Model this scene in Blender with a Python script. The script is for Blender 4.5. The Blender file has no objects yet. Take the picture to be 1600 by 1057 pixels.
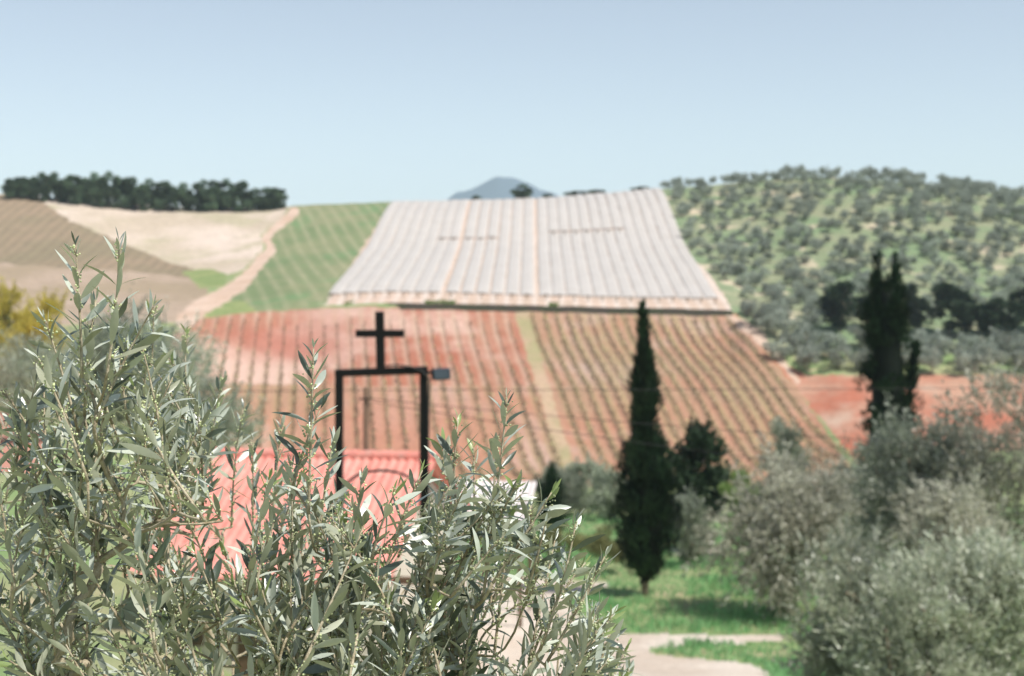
import bpy, math, random
import numpy as np
from mathutils import Vector

random.seed(7)
rng = np.random.default_rng(11)
F, CU, CV = 2222.0, 800.0, 430.0      # lens in photo pixels, eye level row (the eye is the world origin)
scene = bpy.context.scene
col = scene.collection
PI = math.pi

# ------------------------------------------------------------------ mesh helpers
def mesh(name, V, Fs, mat=None, smooth=False, tint=None, uvs=None):
    V = np.asarray(V, dtype=np.float32)
    m = bpy.data.meshes.new(name)
    if isinstance(Fs, np.ndarray):
        k = Fs.shape[1]; n = Fs.shape[0]
        m.vertices.add(len(V)); m.vertices.foreach_set('co', V.ravel())
        m.loops.add(n * k); m.loops.foreach_set('vertex_index', Fs.astype(np.int32).ravel())
        m.polygons.add(n)
        m.polygons.foreach_set('loop_start', np.arange(0, n * k, k, dtype=np.int32))
        m.update(calc_edges=True)
    else:
        m.from_pydata([tuple(v) for v in V], [], Fs); m.update()
    if tint is not None:
        a = m.attributes.new('tint', 'FLOAT', 'FACE'); a.data.foreach_set('value', np.asarray(tint, dtype=np.float32))
    m.validate()
    if smooth: m.polygons.foreach_set('use_smooth', np.ones(len(m.polygons), dtype=bool))
    if mat: m.materials.append(mat)
    return m

def link(name, m, parent=None, **props):
    o = bpy.data.objects.new(name, m); col.objects.link(o)
    if parent: o.parent = parent
    for k, v in props.items(): o[k] = v
    return o

def thing(name, label, cat, loc=(0, 0, 0), rz=0, group=None):
    o = bpy.data.objects.new(name, None); col.objects.link(o)
    o.location = loc; o.rotation_euler = (0, 0, rz); o.empty_display_size = .2
    o['label'] = label; o['category'] = cat
    if group: o['group'] = group
    return o

def dup(root, loc, rz=0, sc=(1, 1, 1), label=None, group=None):
    r = root.copy(); col.objects.link(r); r.location = loc; r.rotation_euler = (0, 0, rz); r.scale = sc
    if label: r['label'] = label
    if group: r['group'] = group
    elif 'group' in r and group == '': del r['group']
    for ch in list(root.children):
        c = ch.copy(); col.objects.link(c); c.parent = r
        for g in list(ch.children):
            d = g.copy(); col.objects.link(d); d.parent = c
    return r

class MB:
    def __init__(s): s.V = []; s.F = []
    def add(s, V, Fs):
        n = len(s.V); s.V += [tuple(v) for v in V]; s.F += [tuple(i + n for i in f) for f in Fs]
    def box(s, c, d, rot=None, bev=0.0):
        x, y, z = d[0] / 2, d[1] / 2, d[2] / 2
        b = min(bev, x * .8, y * .8, z * .8)
        if b <= 0:
            P = [(-x, -y, -z), (x, -y, -z), (x, y, -z), (-x, y, -z), (-x, -y, z), (x, -y, z), (x, y, z), (-x, y, z)]
            Q = [(0, 3, 2, 1), (4, 5, 6, 7), (0, 1, 5, 4), (1, 2, 6, 5), (2, 3, 7, 6), (3, 0, 4, 7)]
        else:
            P = []; Q = []
            rings = [(-z, -b), (-z + b, 0), (z - b, 0), (z, -b)]
            for (zz, e) in rings:
                xx, yy = x + e, y + e
                P += [(-xx + b, -yy, zz), (xx - b, -yy, zz), (xx, -yy + b, zz), (xx, yy - b, zz), (xx - b, yy, zz), (-xx + b, yy, zz), (-xx, yy - b, zz), (-xx, -yy + b, zz)]
            for r in range(3):
                for k in range(8):
                    Q.append((r * 8 + k, r * 8 + (k + 1) % 8, r * 8 + 8 + (k + 1) % 8, r * 8 + 8 + k))
            Q.append(tuple(range(7, -1, -1))); Q.append(tuple(range(24, 32)))
        P = [Vector(p) for p in P]
        if rot is not None: P = [rot @ p for p in P]
        s.add([p + Vector(c) for p in P], Q)
    def tube(s, pts, rad, n=8, cap=True):
        P, Q = tube(pts, rad, n, cap); s.add(P, Q)
    def build(s, name, mat, parent=None, smooth=False, **props):
        return link(name, mesh(name, s.V, s.F, mat, smooth), parent, **props)

def tube(pts, rad, n=8, cap=True):
    pts = [Vector(p) for p in pts]
    if not hasattr(rad, '__len__'): rad = [rad] * len(pts)
    V = []; Q = []
    up = None
    for i, p in enumerate(pts):
        t = (pts[min(i + 1, len(pts) - 1)] - pts[max(i - 1, 0)])
        t = t.normalized() if t.length > 1e-9 else Vector((0, 0, 1))
        if up is None: up = t.orthogonal().normalized()
        a = (up - t * up.dot(t))
        a = a.normalized() if a.length > 1e-6 else t.orthogonal().normalized()
        up = a; b = t.cross(a)
        for k in range(n):
            an = 2 * PI * k / n
            V.append(p + (a * math.cos(an) + b * math.sin(an)) * rad[i])
    for i in range(len(pts) - 1):
        for k in range(n):
            Q.append((i * n + k, i * n + (k + 1) % n, i * n + n + (k + 1) % n, i * n + n + k))
    if cap:
        Q.append(tuple(range(n - 1, -1, -1))); Q.append(tuple(range((len(pts) - 1) * n, len(pts) * n)))
    return V, Q

def unit(a):
    return a / np.maximum(np.linalg.norm(a, axis=-1, keepdims=True), 1e-9)

# value noise in 3D (for jitter of outlines)
_lat = np.random.default_rng(3).random((32, 32, 32)).astype(np.float32)
def vnoise(x, y, z=0.0):
    x = np.asarray(x, float); y = np.asarray(y, float); z = np.asarray(z, float) + np.zeros_like(x)
    i = np.floor(x).astype(int); j = np.floor(y).astype(int); k = np.floor(z).astype(int)
    fx, fy, fz = x - i, y - j, z - k
    fx, fy, fz = [f * f * (3 - 2 * f) for f in (fx, fy, fz)]
    r = 0
    for a in (0, 1):
        for b in (0, 1):
            for c in (0, 1):
                w = (fx if a else 1 - fx) * (fy if b else 1 - fy) * (fz if c else 1 - fz)
                r = r + w * _lat[(i + a) % 32, (j + b) % 32, (k + c) % 32]
    return r * 2 - 1

# ------------------------------------------------------------------ material helpers
class NT:
    def __init__(s, name):
        s.m = bpy.data.materials.new(name); s.m.use_nodes = True
        s.t = s.m.node_tree; s.t.nodes.clear()
        s.out = s.t.nodes.new('ShaderNodeOutputMaterial')
    def n(s, typ, props=None, **ins):
        nd = s.t.nodes.new('ShaderNode' + typ)
        for k, v in (props or {}).items(): setattr(nd, k, v)
        for k, v in ins.items():
            key = int(k[1:]) if k[0] == 'i' and k[1:].isdigit() else k.replace('_', ' ')
            sock = nd.inputs[key]
            if hasattr(v, 'is_output') or isinstance(v, bpy.types.NodeSocket): s.t.links.new(v, sock)
            else:
                if sock.type == 'RGBA' and len(v) == 3: v = (*v, 1)
                sock.default_value = v
        return nd
    def mix(s, f, a, b, blend='MIX'):
        nd = s.t.nodes.new('ShaderNodeMix'); nd.data_type = 'RGBA'; nd.blend_type = blend
        for idx, v in ((0, f), (6, a), (7, b)):
            if isinstance(v, bpy.types.NodeSocket): s.t.links.new(v, nd.inputs[idx])
            else: nd.inputs[idx].default_value = (*v, 1) if (idx and len(v) == 3) else v
        return nd.outputs[2]
    def math(s, op, a, b=0.0, c=None):
        nd = s.t.nodes.new('ShaderNodeMath'); nd.operation = op
        for i, v in enumerate((a, b, c)):
            if v is None: continue
            if isinstance(v, bpy.types.NodeSocket): s.t.links.new(v, nd.inputs[i])
            else: nd.inputs[i].default_value = v
        return nd.outputs[0]
    def pos(s):
        return s.n('NewGeometry').outputs['Position']
    def noise(s, scale, detail=4, rough=.55, vec=None, dist=0.0):
        nd = s.n('TexNoise', None, Scale=scale, Detail=detail, Roughness=rough, Distortion=dist)
        s.t.links.new(vec if vec is not None else s.pos(), nd.inputs['Vector'])
        return nd.outputs['Fac']
    def step(s, v, lo, hi):
        nd = s.n('MapRange', {'interpolation_type': 'SMOOTHSTEP'}, i1=lo, i2=hi)
        s.t.links.new(v, nd.inputs[0]); return nd.outputs[0]
    def bsdf(s, color, rough=.8, spec=.3, normal=None, **kw):
        b = s.n('BsdfPrincipled', None, Base_Color=color, Roughness=rough, **kw)
        b.inputs['Specular IOR Level'].default_value = spec
        if normal is not None: s.t.links.new(normal, b.inputs['Normal'])
        return b.outputs[0]
    def bump(s, h, dist=.05, strength=.6):
        b = s.n('Bump', None, Strength=strength, Distance=dist, Height=h); return b.outputs[0]
    def done(s, sh):
        s.t.links.new(sh, s.out.inputs['Surface']); return s.m

def plain(name, c, rough=.6, spec=.3, metal=0.0, var=.25, scale=6.0):
    t = NT(name)
    f = t.noise(scale, 5)
    c2 = tuple(x * (1 - var) for x in c); c3 = tuple(min(1, x * (1 + var)) for x in c)
    return t.done(t.bsdf(t.mix(f, c2, c3), rough, spec, t.bump(f, .01, .3), Metallic=metal))

def leafmat(name, top, under, young=None, rough=.5, spec=.4, trans=.25, tvar=.45, tcol=None):
    t = NT(name)
    tint = t.n('Attribute', {'attribute_name': 'tint'}).outputs['Fac']
    back = t.n('NewGeometry').outputs['Backfacing']
    rnd = t.n('ObjectInfo').outputs['Random']
    k = t.math('MULTIPLY_ADD', tint, tvar * 2, 1 - tvar)
    k = t.math('MULTIPLY', k, t.math('MULTIPLY_ADD', rnd, .5, .75))
    c = t.mix(back, top, under)
    if young:
        c = t.mix(t.step(tint, .9, .97), c, young)
    c = t.mix(1.0, c, t.n('CombineColor', None, Red=k, Green=k, Blue=k).outputs[0], 'MULTIPLY')
    b = t.bsdf(c, rough, spec)
    if trans > 0:
        tc = tcol if tcol else tuple(min(1, x * 1.6) for x in top)
        tcc = t.mix(1.0, tc, t.n('CombineColor', None, Red=k, Green=k, Blue=k).outputs[0], 'MULTIPLY')
        tr = t.n('BsdfTranslucent', None, Color=tcc).outputs[0]
        b = t.n('MixShader', None, i0=trans, i1=b, i2=tr).outputs[0]
    return t.done(b)

def barkmat(name, a, b, scale=30):
    t = NT(name)
    f = t.noise(scale, 6, .65)
    return t.done(t.bsdf(t.mix(t.step(f, .3, .7), a, b), .85, .2, t.bump(f, .01, .6)))

# ------------------------------------------------------------------ the terrain
def pchip(x, y, q):
    x = np.asarray(x, float); y = np.asarray(y, float); h = np.diff(x); d = np.diff(y) / h
    m = np.zeros_like(y)
    for i in range(1, len(x) - 1):
        if d[i - 1] * d[i] > 0:
            w1 = 2 * h[i] + h[i - 1]; w2 = h[i] + 2 * h[i - 1]
            m[i] = (w1 + w2) / (w1 / d[i - 1] + w2 / d[i])
    m[0], m[-1] = d[0], d[-1]
    q = np.clip(q, x[0], x[-1]); k = np.clip(np.searchsorted(x, q) - 1, 0, len(x) - 2)
    s = (q - x[k]) / h[k]
    return ((1 + 2 * s) * (1 - s) ** 2) * y[k] + (s * (1 - s) ** 2) * h[k] * m[k] + (s * s * (3 - 2 * s)) * y[k + 1] + (s * s * (s - 1)) * h[k] * m[k + 1]

NEAR = [(-60, -1.6), (0, -1.65), (4, -2.1), (10, -4.1), (15, -5.2), (20, -6.15), (25, -7.25), (30, -8.15), (40, -8.95)]
NEARL = [(-60, -1.6), (0, -1.65), (4, -2.1), (10, -4.1), (15, -5.2), (20, -6.0), (25, -6.7), (30, -7.0), (40, -6.9)]
def P(*yv): return [(y, -(v - CV) / F * y) for y, v in yv]
LEFT = P((45, 755), (70, 668), (110, 612), (150, 566), (200, 490))
def cen(vb): return P((60, 841), (80, 799), (110, 765), (150, 741), (175, 601), (198, vb + 3)) + P((198.7, vb - 6), (204, vb - 19))
COLS = [
    (-300, NEARL + LEFT + P((250, 420), (310, 300))),
    (0,    NEARL + LEFT + P((250, 415), (310, 303))),
    (100,  NEARL + LEFT + P((250, 415), (310, 311))),
    (250,  NEARL + P((45, 790), (70, 720), (110, 660), (150, 610), (200, 488), (250, 422), (310, 323))),
    (380,  NEAR + P((60, 836), (80, 790), (110, 745), (150, 700), (198, 490), (198.7, 488), (204, 478), (250, 410), (308, 327))),
    (470,  NEAR + cen(486) + P((250, 400), (306, 322))),
    (620,  NEAR + cen(480) + P((250, 390), (304, 316))),
    (830,  NEAR + cen(484) + P((250, 388), (303, 311))),
    (1025, NEAR + cen(489) + P((250, 384), (303, 297))),
    (1130, NEAR + cen(491) + P((250, 384), (304, 289))),
    (1180, NEAR + P((60, 841), (80, 799), (110, 765), (150, 741), (175, 600), (198, 496), (225, 442), (250, 384), (305, 283))),
    (1250, NEAR + P((60, 838), (80, 797), (110, 763), (150, 737), (175, 602), (198, 500), (230, 433), (305, 277))),
    (1330, NEAR + P((60, 837), (80, 794), (110, 757), (150, 716), (172, 606), (196, 512), (230, 433), (305, 279))),
    (1420, NEAR + P((60, 836), (80, 790), (110, 748), (150, 690), (172, 604), (195, 520), (230, 433), (305, 286))),
    (1600, NEAR + P((60, 836), (80, 788), (110, 740), (150, 675), (172, 602), (195, 520), (230, 435), (302, 308))),
    (1950, NEAR + P((60, 836), (80, 788), (110, 740), (150, 675), (172, 602), (195, 520), (230, 440), (300, 330))),
]
YT = np.concatenate([np.arange(-60, 330, .2), np.geomspace(330, 12000, 120)])
rows_ = []
for u, pr in COLS:
    yr, zr = pr[-1]
    pr = pr + [(yr + 9, zr + .25), (yr + 60, zr - 9), (yr + 300, min(zr - 45, -30)), (2000, -60), (12000, -80)]
    rows_.append(pchip([p[0] for p in pr], [p[1] for p in pr], YT))
UG = np.arange(-300, 1951, 15.0)
ZT = np.zeros((len(UG), len(YT)))
us = [c[0] for c in COLS]; R_ = np.array(rows_)
for j in range(len(YT)): ZT[:, j] = pchip(us, R_[:, j], UG)

def hz(x, y):
    x = np.asarray(x, float); y = np.asarray(y, float)
    u = np.clip(CU + F * x / np.maximum(y, 14.0), -300, 1949.9)
    a = (u + 300) / 15.0; i = np.floor(a).astype(int); fa = a - i
    j = np.clip(np.searchsorted(YT, y, side='right') - 1, 0, len(YT) - 2)
    fb = np.clip((y - YT[j]) / (YT[j + 1] - YT[j]), 0, 1)
    z = (ZT[i, j] * (1 - fa) + ZT[i + 1, j] * fa) * (1 - fb) + (ZT[i, j + 1] * (1 - fa) + ZT[i + 1, j + 1] * fa) * fb
    z = z + .10 * vnoise(x * .35, y * .35) * np.clip((y - 3) / 20, 0, 1) + 12e-2 * vnoise(x * .07 + 9, y * .07, 5.3) * np.clip((y - 40) / 60, 0, 1) * (y < 1000)
    return z
def gz(x, y): return float(hz(np.array([x]), np.array([y]))[0])
def at(u, y): return ((u - CU) / F * y, y, gz((u - CU) / F * y, y))      # ground under azimuth u at depth y

def inpoly(px, py, poly):
    r = np.zeros(px.shape, bool); n = len(poly); j = n - 1
    for i in range(n):
        xi, yi = poly[i]; xj, yj = poly[j]
        c = ((yi > py) != (yj > py)) & (px < (xj - xi) * (py - yi) / ((yj - yi) if yj != yi else 1e-9) + xi)
        r ^= c; j = i
    return r
def nearline(px, py, line):
    best = np.full(px.shape, 1e9)
    for (x0, y0, w0), (x1, y1, w1) in zip(line[:-1], line[1:]):
        dx, dy = x1 - x0, y1 - y0; L = dx * dx + dy * dy
        s = np.clip(((px - x0) * dx + (py - y0) * dy) / L, 0, 1)
        d = np.hypot(px - x0 - s * dx, py - y0 - s * dy) / (w0 + s * (w1 - w0))
        best = np.minimum(best, d)
    return best < 1

FIELDS = [   # order matters: later ones lie over earlier ones; (name, polygon on the map seen from the camera side, min y, max y)
    ('olive_hill_ground', [(1020, 200), (1700, 200), (1700, 560), (1190, 545), (1140, 488), (1062, 392), (1020, 290)], 150, 330),
    ('brown_field', [(-400, 250), (60, 312), (110, 345), (200, 385), (280, 415), (345, 432), (330, 440), (250, 428), (0, 412), (-400, 412)], 150, 330),
    ('fallow_field', [(-400, 412), (0, 412), (250, 428), (330, 440), (312, 482), (280, 505), (-400, 520)], 150, 330),
    ('pale_field', [(-400, 280), (10, 304), (60, 312), (110, 345), (200, 385), (280, 415), (345, 432), (372, 425), (400, 405), (412, 385), (408, 365), (455, 332), (455, 315), (200, 300)], 150, 322),
    ('clover_patch', [(285, 424), (330, 420), (356, 430), (350, 447), (312, 452)], 150, 330),
    ('clover_patch', [(296, 480), (340, 470), (384, 470), (412, 489), (300, 501)], 150, 330),
    ('green_field', [(455, 320), (622, 305), (512, 470), (495, 489), (405, 490), (380, 470), (345, 468), (375, 446), (420, 400), (416, 370)], 150, 330),
    ('tunnel_field', [(618, 308), (830, 305), (1025, 290), (1050, 352), (1070, 392), (1110, 430), (1135, 468), (1146, 490), (495, 489), (512, 470)], 198.7, 306),
    ('ploughed_field', [(296, 499), (500, 480), (820, 480), (842, 606), (250, 606), (265, 530)], 140, 198.3),
    ('vineyard_ground', [(842, 604), (815, 484), (1146, 484), (1206, 545), (1322, 720), (1345, 760), (230, 775), (240, 600)], 120, 198.3),
    ('grass_strip', [(803, 484), (826, 484), (858, 600), (906, 760), (880, 760), (838, 600)], 120, 198.3),
    ('red_soil', [(1206, 560), (1262, 587), (1700, 585), (1700, 690), (1345, 730)], 100, 198),
]
TRACK = [(460, 331, 7), (416, 370, 6), (424, 390, 7), (403, 414, 8), (375, 446, 11), (312, 482, 13), (290, 500, 14)]
TRACK2 = [(1138, 493, 5), (1175, 518, 8), (1212, 552, 7), (1245, 596, 3)]
DRIVE = [(960, 911), (800, 901), (650, 912), (560, 960), (560, 1120), (1290, 1120), (1180, 1038), (1030, 1024), (1010, 1014), (1080, 1007), (1222, 1004), (1225, 993), (960, 991), (915, 970), (885, 942)]
STRIP = [(1040, 858), (1140, 853), (1150, 862), (1060, 869)]
def in_drive(u, v, y): return (y > 24) & (y < 70) & (inpoly(u, v, DRIVE) | inpoly(u, v, STRIP))

ys = np.concatenate([np.arange(-40, 12, 1.0), np.arange(12, 24, .6), np.arange(24, 60, .35), np.arange(60, 148, .9), np.arange(148, 197.4, .5), np.arange(197.4, 200, .16), np.arange(200, 318, .5), np.geomspace(318, 7000, 45)])
ss = np.concatenate([-np.geomspace(2.2, .425, 30), np.linspace(-.42, .42, 640), np.geomspace(.425, 2.2, 30)])
Y, S = np.meshgrid(ys, ss, indexing='ij'); X = S * (Y + 42)
Z = hz(X, Y)
nr, nc = X.shape
Vg = np.stack([X, Y, Z], -1).reshape(-1, 3)
I = np.arange(nr * nc).reshape(nr, nc)
Q = np.stack([I[:-1, :-1], I[:-1, 1:], I[1:, 1:], I[1:, :-1]], -1).reshape(-1, 4)
cen_ = Vg[Q].mean(1); cx, cy, cz = cen_.T
uu = CU + F * cx / np.maximum(cy, 5); vv = CV - F * cz / np.maximum(cy, 5)
jit = 3.0
uj = uu + jit * vnoise(cx * .5, cy * .5, 1.7); vj = vv + jit * .7 * vnoise(cx * .5 + 40, cy * .5, 8.1)
fid = np.zeros(len(Q), int)                                    # 0 = ground
names = ['meadow']
for nm, poly, y0, y1 in FIELDS:
    names.append(nm); fid[(cy > y0) & (cy < y1) & inpoly(uj, vj, poly)] = len(names) - 1
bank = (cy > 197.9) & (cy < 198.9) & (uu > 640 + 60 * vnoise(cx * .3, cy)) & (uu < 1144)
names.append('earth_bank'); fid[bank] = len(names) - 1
names.append('track'); fid[(cy > 150) & (nearline(uj, vj, TRACK) | ((cy < 198) & nearline(uj, vj, TRACK2)))] = len(names) - 1
names.append('drive'); fid[in_drive(uj + 4 * vnoise(cx * 2, cy * 2), vj, cy)] = len(names) - 1
names.append('red_yard'); fid[(cy > 40) & (cy < 85) & (uu < 70) & (vv > 600) & (vv < 740)] = len(names) - 1

def soil(name, c1, c2, blotch=.12, fine=2.2, rowdir=None, rowsp=1.8, rowc=None, rowamt=.6, extra=None, bump=.12, spot=None):
    t = NT(name)
    p = t.pos()
    a = t.step(t.noise(blotch, 5, .6, p), .36, .64); b = t.noise(fine, 5, .65, p)
    c = t.mix(a, c1, c2)
    if extra:
        c = t.mix(t.step(t.noise(extra[1], 4, .6, t.n('VectorMath', {'operation': 'ADD'}, i0=p, i1=(37.0, 11.0, 5.0)).outputs[0]), extra[2], extra[3]), c, extra[0])
    if rowdir is not None:
        d = t.n('VectorMath', {'operation': 'DOT_PRODUCT'}, i0=p, i1=(rowdir[0], rowdir[1], 0)).outputs['Value']
        w = t.math('SINE', t.math('MULTIPLY_ADD', t.math('ADD', d, t.math('MULTIPLY', t.noise(.5, 2, .5, p), .35)), 2 * PI / rowsp, 0.0))
        w = t.step(w, -.2, .9)
        c = t.mix(t.math('MULTIPLY', w, t.math('MULTIPLY_ADD', t.noise(.16, 3, .5, p), 1.0, rowamt - .5)), c, rowc)
    if spot:
        dd = t.n('VectorMath', {'operation': 'DISTANCE'}, i0=t.n('VectorMath', {'operation': 'MULTIPLY'}, i0=p, i1=(1, spot[4], 0)).outputs[0], i1=(spot[0], spot[1] * spot[4], 0)).outputs['Value']
        dd = t.math('ADD', dd, t.math('MULTIPLY_ADD', t.noise(.14, 4, .6, p), 12.0, -6.0))
        c = t.mix(t.math('MULTIPLY', t.step(dd, spot[2], 1.5), .8), c, spot[3])
    k = t.math('MULTIPLY_ADD', b, .7, .65)
    c = t.mix(1.0, c, t.n('CombineColor', None, Red=k, Green=k, Blue=k).outputs[0], 'MULTIPLY')
    return t.done(t.bsdf(c, .95, .1, t.bump(b, bump, .7)))

VR = (.991, .134)          # across the red vineyard's rows
MATS = {
    'meadow': soil('meadow_soil', (.20, .29, .12), (.31, .32, .17), .25, 3.0, extra=((.44, .36, .24),   .3, .55, .70)),
    'olive_hill_ground': soil('olive_hill_soil', (.18, .25, .135), (.26, .27, .17), .10, 1.6, extra=((.52, .44, .32), .13, .56, .68)),
    'brown_field': soil('brown_soil', (.30, .225, .155), (.24, .20, .13), .06, 1.2, (1.0, .02), 2.2, (.20, .16, .11), .55),
    'fallow_field': soil('fallow_soil', (.43, .33, .26), (.33, .26, .18), .05, 1.2, (.6, .8), 2.6, (.30, .23, .16), .55),
    'pale_field': soil('pale_soil', (.60, .50, .42), (.47, .39, .30), .045, 1.0, extra=((.42, .37, .26), .07, .48, .64)),
    'clover_patch': soil('clover_soil', (.19, .255, .10), (.27, .30, .13), .2, 1.4),
    'green_field': soil('green_crop_soil', (.165, .215, .105), (.24, .25, .14), .06, 1.5, (.97, .24), 2.4, (.35, .33, .21), .42, extra=((.15, .24, .11), .08, .5, .66)),
    'tunnel_field': soil('tunnel_field_soil', (.54, .41, .33), (.48, .37, .29), .2, 2.0, (1, -.014), 1.95, (.62, .54, .48), .6),
    'ploughed_field': soil('ploughed_red_soil', (.35, .13, .08), (.40, .215, .145), .055, 1.6, VR, 1.8, (.49, .355, .265), .52, extra=((.55, .38, .31), .04, .45, .62), spot=(-29.5, 189, 15, (.36, .13, .09), 1.3)),
    'vineyard_ground': soil('vineyard_red_soil', (.41, .21, .138), (.36, .235, .155), .05, 1.6, VR, 1.8, (.33, .27, .14), .5, extra=((.45, .33, .265), .06, .5, .7), spot=(-14, 160, 26, (.43, .20, .135), 1.0)),
    'grass_strip': soil('strip_grass_soil', (.32, .29, .155), (.45, .32, .22), .15, 1.5),
    'red_soil': soil('red_earth', (.41, .145, .09), (.44, .27, .19), .09, 1.5, extra=((.52, .38, .29), .07, .56, .7)),
    'earth_bank': soil('bank_shade_earth', (.06, .05, .04), (.045, .05, .028), .5, 3.0),  # near-black base colour stands in for shade; the sun reaches this bank face
    'track': soil('track_gravel', (.58, .44, .35), (.50, .36, .27), .2, 2.0),
    'drive': soil('drive_gravel', (.60, .53, .46), (.50, .42, .35), .5, 6.0, bump=.03),
    'red_yard': soil('yard_earth', (.50, .22, .16), (.46, .26, .2), .3, 3.0),
}
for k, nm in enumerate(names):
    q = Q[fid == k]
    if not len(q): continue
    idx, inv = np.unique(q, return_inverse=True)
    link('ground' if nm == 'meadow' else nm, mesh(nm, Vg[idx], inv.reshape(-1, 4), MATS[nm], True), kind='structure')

# distant mountain
def mountain():
    n, mrow = 90, 40
    xs = np.linspace(-1000, 1000, n); yy = np.linspace(-900, 900, mrow)
    XX, YY = np.meshgrid(xs, yy, indexing='ij')
    px = [-1000, -420, -240, -160, -95, -40, -5, 40, 85, 130, 200, 340, 520, 1000]
    ph = [0, 120, 225, 292, 312, 332, 350, 349, 332, 316, 292, 200, 110, 0]
    h = pchip(px, ph, XX.ravel()).reshape(XX.shape) * np.clip(1 - (np.abs(YY) / 900) ** 1.3, 0, 1)
    h = h + 9 * vnoise(XX * .02, YY * .02) * (h > 20) + 3 * vnoise(XX * .07, YY * .07)
    V = np.stack([(XX - 45) * .8, YY * .8 + 4000, (h - 62) * .8], -1).reshape(-1, 3)
    V[:, 2] += 50 * (V[:, 2] + 50) / 280
    I = np.arange(n * mrow).reshape(n, mrow)
    q = np.stack([I[:-1, :-1], I[1:, :-1], I[1:, 1:], I[:-1, 1:]], -1).reshape(-1, 4)
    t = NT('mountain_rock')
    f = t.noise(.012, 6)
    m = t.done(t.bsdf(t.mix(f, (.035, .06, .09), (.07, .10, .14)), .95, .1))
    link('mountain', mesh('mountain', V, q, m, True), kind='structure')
mountain()

# ------------------------------------------------------------------ plants
M_BARK = barkmat('olive_bark', (.16, .125, .09), (.30, .25, .19))
M_TWIG = barkmat('olive_twig', (.20, .15, .075), (.33, .28, .17), 60)
M_OLIVE_FAR = leafmat('olive_leaf_far', (.27, .305, .25), (.40, .43, .37), None, .6, .3, .35)
M_OLIVE_MID = leafmat('olive_leaf_mid', (.25, .285, .205), (.48, .51, .43), None, .42, .6, .25)
M_OLIVE_DRY = leafmat('olive_leaf_dry', (.285, .285, .215), (.47, .465, .39), None, .5, .5, .25)
M_SILVER = leafmat('olive_leaf_silver', (.36, .39, .28), (.57, .59, .48), None, .4, .7, .25)
M_PINE = leafmat('pine_needle', (.095, .15, .085), (.11, .165, .10), None, .7, .2, .2, .7)
M_DARK = leafmat('dark_leaf', (.025, .045, .022), (.035, .06, .03), None, .6, .25, .08)
M_CYP = leafmat('cypress_leaf', (.022, .046, .021), (.026, .052, .024), None, .65, .2, .04, .85)
M_SHRUB = leafmat('shrub_leaf', (.20, .29, .09), (.25, .33, .13), None, .6, .3, .3)
M_BROWNSHRUB = leafmat('dry_shrub_leaf', (.27, .28, .12), (.24, .24, .11), None, .6, .3, .3)
M_YELLOW = leafmat('yellow_blossom', (.56, .48, .10), (.60, .52, .13), None, .7, .2, .3)
M_VINE = leafmat('vine_wood', (.34, .27, .175), (.37, .30, .19), (.36, .37, .17), .8, .15, .12)
M_GRASS = leafmat('grass_blade', (.19, .38, .165), (.22, .40, .19), (.44, .40, .24), .6, .25, .35)

def cards(Pp, D, Nn, L, W, stations=None):
    """lance shaped leaf faces: a quad each (base, side, tip, side)"""
    D = unit(D); Sd = unit(np.cross(D, Nn)); n = len(Pp)
    L = np.broadcast_to(np.asarray(L, float), (n,))[:, None]; W = np.broadcast_to(np.asarray(W, float), (n,))[:, None]
    V = np.stack([Pp, Pp + D * L * .45 + Sd * W * .5, Pp + D * L, Pp + D * L * .45 - Sd * W * .5], 1).reshape(-1, 3)
    return V, np.arange(4 * n).reshape(n, 4)

def rdir(n, r=rng):
    return unit(r.normal(size=(n, 3)))

def clump_points(n, clumps, r):
    """n points in a union of balls (centre, radius), denser at the outside"""
    C = np.array([c for c, _ in clumps], float); Rr = np.array([q for _, q in clumps], float)
    w = Rr ** 2.2; w /= w.sum(); k = r.choice(len(clumps), n, p=w)
    d = rdir(n, r); rad = r.random(n) ** .45
    return C[k] + d * (Rr[k] * rad)[:, None] * np.array([1, 1, .85]), d, k

def skeleton(root, targets, r, alpha=.35, jit=.12, r_tip=.006, power=.45, nmid=3):
    """limbs that fork from the root to the targets, each joined to the best earlier node"""
    nodes = [np.array(root, float)]; par = [-1]; plen = [0.0]
    order = np.argsort(np.linalg.norm(np.array(targets) - nodes[0], axis=1))
    for i in order:
        t = np.array(targets[i], float)
        A = np.array(nodes); d = np.linalg.norm(A - t, axis=1)
        below = np.clip(A[:, 2] - t[2], 0, None)
        b = int(np.argmin(d + alpha * np.array(plen) + .6 * below))
        p0 = A[b]; prev = b; L = np.linalg.norm(t - p0)
        off = r.normal(size=3) * jit * L
        for k in range(1, nmid + 1):
            s = k / nmid
            q = p0 + (t - p0) * s + off * math.sin(s * PI) + np.array([0, 0, -.05 * L]) * math.sin(s * PI)
            nodes.append(q); par.append(prev); plen.append(plen[prev] + np.linalg.norm(q - nodes[prev])); prev = len(nodes) - 1
    cnt = np.zeros(len(nodes)); has = np.zeros(len(nodes), bool)
    for i in range(len(nodes) - 1, -1, -1):
        if not has[i]: cnt[i] += 1
        if par[i] >= 0: cnt[par[i]] += cnt[i]; has[par[i]] = True
    return np.array(nodes), par, r_tip * cnt ** power

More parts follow.
